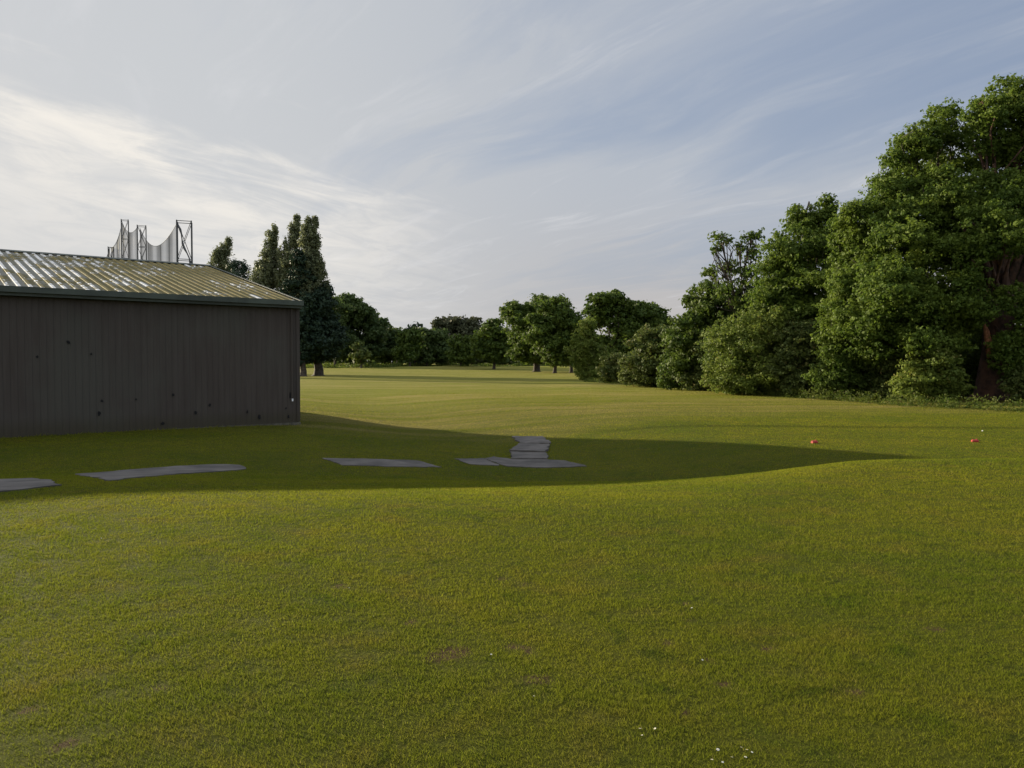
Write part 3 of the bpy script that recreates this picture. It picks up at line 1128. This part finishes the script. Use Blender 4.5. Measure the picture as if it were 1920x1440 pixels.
tree('field_maple', 'rounded dark green tree at the left shoulder of the right hand wood', 'tree', 63, 1335,
     [(1318, 560, 32, 28, 0), (1355, 575, 40, 35, 0), (1300, 595, 24, 30, 0), (1340, 615, 48, 38, -1), (1400, 605, 38, 42, 0), (1300, 640, 28, 40, 0)],
     0.16, M['oak2'], trunk_r=0.3, group=G_R, cover=1.8)
# understorey shrubs, each its own
shr = [
    ('hawthorn', 'bright yellow green shrub mass below the mid sized oak', 52, 1400, [(1410, 640, 60, 52), (1370, 680, 44, 42), (1425, 690, 55, 48), (1455, 620, 40, 45), (1385, 715, 50, 26), (1440, 722, 46, 24)], 'lime'),
    ('hawthorn', 'olive shrub with shaded hollow right of the bright shrub mass', 50, 1500, [(1495, 650, 46, 50), (1485, 700, 45, 42), (1535, 700, 46, 44), (1545, 645, 46, 46), (1510, 730, 50, 20)], 'haw'),
    ('hawthorn', 'low dark bush under the left side of the broad oak', 47, 1600, [(1595, 680, 50, 50), (1575, 722, 44, 28), (1625, 720, 44, 32), (1645, 665, 45, 45)], 'oak2'),
    ('elder_bush', 'pale leaved bush standing left of the reddish trunk', 42.5, 1740, [(1735, 690, 42, 38), (1720, 725, 42, 32), (1765, 715, 38, 34), (1745, 655, 30, 26)], 'lime'),
    ('elder_bush', 'dim bush squeezed between the low dark bush and pale bush', 45, 1672, [(1670, 690, 40, 42), (1680, 728, 40, 28)], 'haw'),
    ('bramble', 'bramble thicket at the right edge under hanging oak leaves', 41, 1925, [(1915, 730, 34, 24), (1960, 715, 50, 36)], 'haw'),
    ('hawthorn', 'dark ivy covered bush at the foot of the rounded tree', 62, 1305, [(1290, 630, 36, 44), (1285, 685, 42, 42), (1335, 690, 44, 42), (1265, 700, 26, 28)], 'oak2'),
    ('hawthorn', 'brownish topped bush left of the ivy covered one', 70, 1225, [(1236, 632, 36, 26), (1212, 662, 36, 34), (1245, 680, 40, 40), (1200, 692, 34, 28), (1225, 705, 46, 18)], 'haw'),
    ('hawthorn', 'low rounded bush nearest the far end of the hedge', 82, 1155, [(1155, 688, 28, 24), (1182, 690, 28, 26), (1140, 698, 22, 18)], 'haw'),
    ('hazel_bush', 'upright light green bush beside the dark double tree', 98, 1105, [(1095, 640, 22, 26), (1085, 665, 20, 24), (1115, 680, 30, 32), (1105, 615, 18, 18), (1100, 700, 22, 12)], 'lime'),
    ('young_maple', 'slender dark sapling rising behind the bright shrub mass', 54, 1462, [(1468, 560, 26, 34), (1480, 610, 34, 40), (1460, 650, 36, 44), (1345, 660, 26, 40), (1440, 590, 26, 30)], 'oak2'),
    ('young_maple', 'upright leafy sapling under the left edge of the broad oak', 46.5, 1612, [(1560, 620, 26, 44), (1580, 560, 26, 34), (1600, 640, 34, 48), (1555, 690, 30, 40), (1640, 715, 30, 34)], 'oak'),
    ('blackthorn', 'ragged low thorn bush filling in front of the ivy covered one', 60, 1345, [(1340, 705, 32, 26), (1368, 690, 24, 34), (1325, 650, 22, 30), (1310, 715, 34, 16)], 'haw'),
    ('elder_bush', 'shadowed bush behind the reddish trunk', 49, 1830, [(1820, 690, 45, 60), (1865, 690, 45, 60)], 'oak2'),
]
for nm, lb, Y, bx, bl, mt in shr:
    tree(nm, lb, 'shrub', Y, bx, bl, 0.085 if Y < 58 else 0.125, M[mt], trunk_r=0.06, group=G_S, cover=1.5 if Y < 58 else 1.8, min_z=0.05, inner=0.2, clump=0.26, fork=0.15, drop=0.12)

# torn pale wood on the big trunk
bx = P(1862, HOR, 45)[0]
b = MB()
q0, q1, q2, q3 = P(1845, 606, 44.25), P(1850, 622, 44.15), P(1854, 645, 44.2), P(1853, 672, 44.3)
b.tube([q0, q1, q2, q3], [0.06, 0.16, 0.2, 0.07], 9)
roots = [o for o in bpy.data.objects if o.name == 'oak_tree'][0]
w = b.build('torn_wood', M['heart'], None, True)
w.parent = roots
w.location = -Vector(roots.location)
w['label'] = 'orange torn wood where a limb broke off'


# --- weeds along the foot of the wood (uncountable)
def undergrowth():
    line = [(1095, 716), (1200, 724), (1300, 731), (1400, 739), (1500, 748), (1600, 755), (1700, 763), (1800, 768), (1900, 774), (2000, 780), (2250, 790), (2500, 800)]
    W = [on_ground(a, b) for a, b in line]
    Ps, Ns, Ts = [], [], []
    for i in range(len(W) - 1):
        a, c = W[i], W[i + 1]
        L = np.linalg.norm(c - a)
        m = int(L * 12)
        for k in range(m):
            q = a + (c - a) * rng.random()
            q = q + np.array([rng.uniform(0, 0.9), rng.uniform(0.0, 2.6), 0])
            q[2] = float(ground(q[0], q[1]))
            h = rng.uniform(0.12, 0.6) * (1.2 if a[1] < 50 else 0.9)
            n = 26
            Ps.append(q + np.stack([rng.normal(0, .13, n), rng.normal(0, .13, n), rng.random(n) * h], 1))
            nn = unit(n) + np.array([0, -0.2, 0.5])
            Ns.append(nn / np.linalg.norm(nn, axis=1, keepdims=True))
            Ts.append(rng.random(n))
    me = leaf_mesh(np.concatenate(Ps), np.concatenate(Ns), 0.06, np.concatenate(Ts), M['weed'], 'undergrowth', 0.45)
    tag(obj('undergrowth', me), 'weeds and nettles along the foot of the right hand wood', 'undergrowth', kind='stuff')


undergrowth()

# wood behind the edge, reads as one dark mass through the gaps
def back_wood():
    B = []
    for px, py, rx, ry, Y in ((1420, 650, 70, 70, 66), (1520, 650, 80, 90, 62), (1620, 630, 90, 120, 60), (1720, 600, 90, 150, 58), (1820, 600, 90, 150, 56),
                              (1930, 560, 100, 200, 56), (1640, 480, 60, 80, 62), (1350, 670, 60, 50, 72), (1270, 690, 50, 30, 84),
                              (2080, 600, 110, 150, 53), (2220, 560, 120, 190, 50), (2400, 580, 140, 170, 48), (1838, 600, 40, 60, 50)):
        c = P(px, py, Y)
        B.append((c, np.array([rx * Y / FPX, 3.0, ry * Y / FPX])))
    pos, nrm, t = crown_points(B, 0.28, 1.3, 0.24, 0.1)
    gz = ground(pos[:, 0], pos[:, 1])
    k = pos[:, 2] > gz + .1
    me = leaf_mesh(pos[k], nrm[k], 0.28, t[k], M['oak2'], 'woodland')
    tag(obj('woodland', me), 'dark depth of the wood behind its front trees on the right', 'woodland', kind='stuff')


back_wood()

# --- pair of dark trees right of centre
tree('maple_tree', 'taller left crown of the dark double tree with a sky gap', 'tree', 118, 1148,
     [(1128, 572, 28, 26, 0), (1158, 568, 22, 22, 0), (1116, 590, 18, 18, 0), (1150, 600, 34, 34, 1), (1170, 650, 38, 40, 0), (1140, 685, 34, 28, 0), (1120, 640, 18, 14, 0)],
     0.26, M['oak2'], trunk_r=0.45, group=G_F, cover=2.1, limb_r=0.2)
tree('maple_tree', 'lower right crown of the dark double tree', 'tree', 122, 1215,
     [(1185, 600, 30, 34, 0), (1208, 598, 34, 30, 0), (1235, 602, 28, 24, 0), (1250, 622, 18, 22, 0), (1200, 640, 40, 40, 0), (1235, 650, 38, 40, 0), (1190, 582, 22, 14, 0)],
     0.26, M['oak2'], trunk_r=0.4, group=G_F, cover=2.1, limb_r=0.2)
# --- isolated trees in the centre
tree('oak_tree', 'broad round topped oak with a flared thick trunk in centre field', 'tree', 178, 1006,
     [(1012, 582, 50, 25, 0), (970, 584, 26, 20, 0), (1045, 592, 28, 26, 0), (1005, 605, 50, 34, 0), (975, 612, 34, 30, 0), (1025, 625, 40, 32, 0), (985, 645, 32, 26, 0), (1005, 662, 30, 16, 0), (975, 663, 20, 12, 0)],
     0.36, M['oak2'], trunk_r=0.75, group=G_F, cover=2.1, fork=0.2, limb_r=0.2)
tree('lime_tree', 'oval tree with a straight slim trunk before the round topped oak', 'tree', 160, 1040,
     [(1045, 590, 32, 28, 0), (1055, 618, 36, 36, 0), (1020, 625, 36, 34, 0), (1035, 645, 42, 28, 0), (1062, 650, 30, 28, 0), (1045, 670, 30, 14, 0)],
     0.34, M['oak2'], trunk_r=0.36, group=G_F, cover=2.1, fork=0.22, limb_r=0.2)
tree('lime_tree', 'slim trunked tree right of the straight trunked one', 'tree', 165, 1071,
     [(1072, 630, 20, 30, 0), (1070, 660, 22, 20, 0), (1065, 600, 14, 20, 0)],
     0.34, M['oak2'], trunk_r=0.34, group=G_F, cover=2.1, fork=0.25, limb_r=0.2)
tree('lime_tree', 'plump egg shaped tree left of the round topped oak', 'tree', 215, 926,
     [(928, 616, 18, 16, 0), (920, 640, 30, 28, 0), (938, 645, 22, 28, 0), (918, 663, 30, 13, 0), (940, 664, 18, 12, 0)],
     0.42, M['oak2'], trunk_r=0.4, group=G_F, cover=2.1, fork=0.2, limb_r=0.2)
tree('field_maple', 'small round light green tree near the bunker mound', 'tree', 235, 864,
     [(866, 646, 22, 20, 0), (855, 660, 17, 18, 0), (873, 664, 20, 16, 0)],
     0.42, M['oak2'], trunk_r=0.3, group=G_F, cover=1.9, fork=0.2)
tree('poplar_clump', 'wide flat topped pale tree rising over the far hedge', 'tree', 300, 862,
     [(836, 611, 20, 16, 0), (862, 607, 28, 16, 0), (888, 611, 20, 16, 0), (850, 632, 36, 24, 0), (885, 632, 30, 24, 0), (865, 660, 44, 20, 0)],
     0.55, M['pale'], trunk_r=0.5, group=G_F, cover=2.0, fork=0.3, limb_r=0.2)
far_specs = [
    ('field_maple', 'lighter green pointed bush in the far dark row', 255, 768, [(768, 638, 22, 18), (764, 660, 26, 18), (775, 626, 10, 8)], 'oak2'),
    ('cypress_tree', 'dark spiky evergreen over the far dark row', 280, 778, [(778, 620, 12, 14), (776, 645, 20, 30)], 'cedar'),
    ('field_maple', 'dull green tree right of the spiky evergreen', 270, 800, [(800, 630, 20, 16), (806, 656, 28, 22), (790, 650, 20, 24)], 'far'),
    ('field_maple', 'dim tree filling the gap beside the flat topped pale tree', 275, 828, [(828, 638, 18, 20), (832, 662, 28, 16)], 'far'),
    ('oak_tree', 'dark tree sloping down at the right end of the left far group', 285, 722, [(716, 620, 20, 24), (730, 650, 28, 28), (700, 650, 30, 30)], 'far'),
    ('oak_tree', 'large dark dome shaped tree left of the far row', 265, 668, [(655, 578, 32, 24), (680, 592, 26, 26), (698, 612, 20, 26), (650, 615, 40, 36), (690, 640, 30, 32), (635, 600, 26, 30), (630, 650, 34, 28), (665, 655, 34, 24), (650, 568, 18, 16)], 'far'),
    ('hawthorn', 'small brownish shrub in front of the dome shaped tree', 235, 677, [(677, 657, 15, 14), (675, 668, 13, 12)], 'haw'),
    ('field_maple', 'distant dim tree behind the egg shaped tree', 300, 905, [(905, 636, 24, 24), (945, 645, 28, 24), (900, 662, 30, 16)], 'far'),
    ('field_maple', 'distant low tree behind the round topped oak', 310, 1000, [(985, 656, 34, 20), (1030, 656, 34, 20), (1080, 656, 34, 22)], 'far'),
    ('field_maple', 'small far tree filling the dip between dark row and dome', 290, 745, [(742, 636, 16, 24), (750, 660, 22, 18)], 'far'),
]
for nm, lb, Y, bx, bl, mt in far_specs:
    tree(nm, lb, 'tree' if nm != 'hawthorn' else 'shrub', Y, bx, bl, 0.0021 * Y, M[mt], trunk_r=0.3, group=G_F, cover=2.2, fork=0.2, limb_r=0.2)

# --- left group behind the shed
PK = dict(trunk_r=0.3, group=G_P, cover=1.9, flat=2.2, lobe_z=1.6, lobe_q=0.27, limb_r=0.12, twigs=0, fork=0.25)
tree('poplar_tree', 'poplar bending right with a rounded tip just above the roof', 'tree', 155, 420,
     [(429, 454, 5, 8, 0), (423, 466, 9, 13, 0), (417, 480, 13, 18, 0), (413, 500, 17, 24, 0), (418, 540, 24, 40, 0), (420, 600, 24, 50, 0)], 0.18, M['poplar'], **PK)
tree('yew_tree', 'low dark evergreen with feathery tips beside the bending poplar', 'tree', 140, 448,
     [(440, 498, 11, 12, 0), (456, 502, 9, 12, 0), (448, 530, 28, 22, 0), (446, 580, 34, 40, 0)],
     0.18, M['cedar'], trunk_r=0.3, cover=1.7, drop=0.3, clump=0.4, flat=1.6, group='evergreens behind the shed', limb_r=0.2, lobes=False, inner=0.6)
tree('poplar_tree', 'slim poplar with a leaning tip left of the tallest poplars', 'tree', 135, 505,
     [(514, 434, 4, 9, 0), (510, 450, 9, 16, 0), (507, 472, 14, 20, 0), (506, 496, 22, 24, 0), (490, 510, 14, 18, 0), (506, 530, 30, 32, 0), (505, 590, 30, 50, 0)], 0.2, M['poplar'], **PK)
tree('poplar_tree', 'tallest poplar, a narrow plume with a single tip', 'tree', 132, 546,
     [(557, 413, 4, 9, 0), (553, 430, 9, 16, 0), (547, 452, 13, 20, 0), (542, 476, 19, 26, 0), (545, 510, 28, 34, 0), (545, 570, 30, 50, 0)], 0.2, M['poplar'], **PK)
tree('poplar_tree', 'twin tipped poplar right of the tallest one', 'tree', 128, 568,
     [(578, 417, 4, 9, 0), (575, 435, 8, 16, 0), (591, 417, 4, 9, 0), (589, 438, 8, 18, 0), (575, 460, 12, 20, 0), (590, 465, 12, 20, 0), (586, 490, 20, 24, 0), (582, 530, 28, 34, 0), (575, 590, 30, 50, 0), (597, 510, 14, 20, 0)], 0.2, M['poplar'], **PK)
tree('cedar_tree', 'dark broad evergreen in front of the poplars beside the shed end', 'tree', 130, 597,
     [(560, 490, 16, 22, -4), (560, 525, 26, 24, -4), (578, 560, 38, 28, -3), (602, 570, 26, 24, -2), (610, 545, 14, 14, 0), (585, 600, 44, 30, -3), (612, 620, 28, 30, 0), (588, 640, 44, 28, -2), (602, 662, 28, 14, 0), (568, 662, 22, 20, -1), (618, 648, 16, 22, 0)],
     0.24, M['cedar'], trunk_r=0.75, cover=2.2, drop=0.1, clump=0.26, flat=0.75, fork=0.12, group='evergreens behind the shed', limb_r=0.2)
tree('scots_pine', 'dark evergreen whose trunk shows right against the shed corner', 'tree', 124, 568,
     [(566, 600, 20, 30, 0), (572, 640, 18, 30, 0), (560, 665, 14, 22, 0)],
     0.22, M['cedar'], trunk_r=0.5, cover=1.9, drop=0.15, group='evergreens behind the shed', fork=0.2, limb_r=0.2)
tree('oak_tree', 'dark tree in the shade just right of the cedar', 'tree', 250, 628,
     [(630, 585, 24, 26, 0), (625, 620, 28, 32, 0), (640, 648, 28, 24, 0)],
     0.34, M['far'], trunk_r=0.4, cover=2.2, group=G_F, limb_r=0.2)


# --- far wood that closes the view, plus rough grass at its foot
def far_wood():
    B = []
    x = -420.0
    while x < 460:
        Y = 345 + 18 * math.sin(x * .02)
        r = rng.uniform(7, 12)
        top = rng.uniform(6.5, 10.5)
        B.append((np.array([x, Y, top * 0.5]), np.array([r, r * .8, top * 0.62])))
        x += r * 0.9
    pos, nrm, t = crown_points(B, 0.85, 1.5, 0.24, 0.08)
    k = pos[:, 2] > 0
    me = leaf_mesh(pos[k], nrm[k], 0.85, t[k], M['far'], 'far_woodland')
    tag(obj('far_woodland', me), 'dark continuous wood along the horizon behind the far trees', 'woodland', kind='stuff')


far_wood()


def far_rough():
    Ps = []
    for (x0, x1, Y, d, h) in ((-70, -36, 236, 20, 1.6), (-75, 40, 268, 20, 1.2), (40, 130, 262, 20, 1.2)):
        n = int((x1 - x0) * 110)
        x = rng.uniform(x0, x1, n)
        y = Y + rng.uniform(0, d, n)
        z = ground(x, y) + rng.random(n) * h * (0.6 + 0.4 * np.sin(x * .5))
        Ps.append(np.stack([x, y, z], 1))
    p = np.concatenate(Ps)
    nn = unit(len(p)) + np.array([0, 0, 0.5])
    nn /= np.linalg.norm(nn, axis=1, keepdims=True)
    me = leaf_mesh(p, nn, 0.32, rng.random(len(p)), M['weed'], 'rough_grass', 0.5)
    tag(obj('rough_grass', me), 'long rough grass at the foot of the far trees', 'rough grass', kind='stuff')


far_rough()


# ------------------------------------------------------------------ small things
def tee_marker(px, py, label, rz):
    p = on_ground(px, py)
    root = empty('tee_marker', p, rz)
    tag(root, label, 'tee marker', 'red tee markers')
    v, f = [], []
    # ribbed wedge body: hexagon section along x
    prof = [(-.055, 0), (-.065, .035), (-.03, .075), (.03, .075), (.065, .035), (.055, 0)]
    for X, s in ((-.085, .8), (-.06, 1), (.06, 1), (.085, .8)):
        for (yy, zz) in prof:
            v.append((X, yy * s, zz * (s if zz > .05 else 1)))
    for i in range(3):
        for k in range(6):
            k2 = (k + 1) % 6
            f.append((i * 6 + k, i * 6 + k2, (i + 1) * 6 + k2, (i + 1) * 6 + k))
    f += [tuple(range(6))[::-1], tuple(18 + k for k in range(6))]
    obj('block', mesh_from('block', v, f, M['red']), root)
    b = MB()
    b.tube([(0, 0, -0.08), (0, 0, 0.005)], [.008, .012], 8)
    b.build('spike', M['red'], root)
    b = MB()
    b.tube([(0.045, 0, 0.074), (0.045, 0, 0.098)], [.022, .016], 10)
    b.build('knob', M['red'], root)


tee_marker(1527, 831, 'red tee marker on the edge of the shed shadow', 0.3)
tee_marker(1828, 829, 'red tee marker on sunlit grass at the far right', -0.2)


def golf_ball(px, py):
    import bmesh
    p = on_ground(px, py)
    bm = bmesh.new()
    bmesh.ops.create_icosphere(bm, subdivisions=4, radius=0.0214)
    for v in bm.verts:                      # shallow dimples
        a = math.atan2(v.co.y, v.co.x)
        e = math.asin(max(-1, min(1, v.co.z / 0.0214)))
        v.co *= 1 - 0.018 * max(0, math.sin(a * 10) * math.sin(e * 14))
    me = bpy.data.meshes.new('golf_ball')
    bm.to_mesh(me)
    bm.free()
    me.materials.append(M['white'])
    o = obj('golf_ball', me, None, (p[0], p[1], p[2] + 0.021))
    tag(o, 'white golf ball lying in the grass beyond the right hand red marker', 'golf ball')


golf_ball(1842, 809)


LONE = {
    (1317, 1242): 'single white daisy above and right of the group of three, beside a dark tuft',
    (1297, 1145): 'single white daisy higher up the lawn, in line above the right dark tuft',
    (1001, 1313): 'single white daisy below the brown scuff, near the bottom centre',
    (921, 1232): 'single white daisy just right of the largest brown scuff',
    (1270, 1073): 'farthest single daisy right of centre on the lawn',
    (655, 1107): 'single daisy left of centre beside a small brown scuff',
    (190, 1012): 'lone daisy at the far left just below the shed shadow',
    (700, 1160): 'single daisy left of the largest brown scuff',
}


def daisies():
    spots = [(1200, 1374), (1228, 1372), (1204, 1384), (1317, 1242), (1297, 1145), (1001, 1313), (921, 1232), (1390, 1408), (1400, 1412), (1346, 1414), (1372, 1428),
             (1335, 1432), (1355, 1436), (1398, 1430), (1410, 1420), (1270, 1073), (655, 1107), (190, 1012), (700, 1160)]
    m_p, m_y = None, None
    for i, (px, py) in enumerate(spots):
        p = on_ground(px, py)
        s = random.uniform(0.42, 0.7)
        root = empty('daisy', (p[0], p[1], p[2] + 0.013), random.uniform(0, 6))
        if 1330 <= px <= 1415 and py > 1400:
            tag(root, 'white daisy in the tight bunch near the bottom right of centre', 'daisy', 'daisies in the bunch')
        elif i < 3:
            tag(root, 'white daisy in the group of three left of the tight bunch', 'daisy', 'daisies in the group of three')
        else:
            tag(root, LONE[(px, py)], 'daisy', 'scattered daisies')
        if m_p is None:
            v, f = [], []
            for k in range(11):
                a = 2 * math.pi * k / 11
                c, sn = math.cos(a), math.sin(a)
                b0 = len(v)
                for (r, t, z) in ((.0025, .0012, 0), (.007, .0022, .002), (.0105, .0012, .001), (.0105, -.0012, .001), (.007, -.0022, .002), (.0025, -.0012, 0)):
                    v.append((c * r - sn * t, sn * r + c * t, z))
                f.append(tuple(range(b0, b0 + 6)))
            m_p = mesh_from('petals', v, f, M['petal'])
            b = MB()
            b.tube([(0, 0, -.001), (0, 0, .002), (0, 0, .0035)], [.003, .0034, .0015], 8)
            m_y = mesh_from('disc', b.v, b.f, M['yolk'])
            b = MB()
            b.tube([(0.002, 0, -.022), (0, 0, -.001)], .0008, 5)
            m_s = mesh_from('stem', b.v, b.f, M['weed'])
        root.scale = (s, s, s)
        root.rotation_euler = (random.uniform(0.0, 0.5), random.uniform(-.3, .3), random.uniform(0, 6))
        obj('petals', m_p, root)
        obj('disc', m_y, root)
        obj('stem', m_s, root)


daisies()
print('leaves', NLEAF)
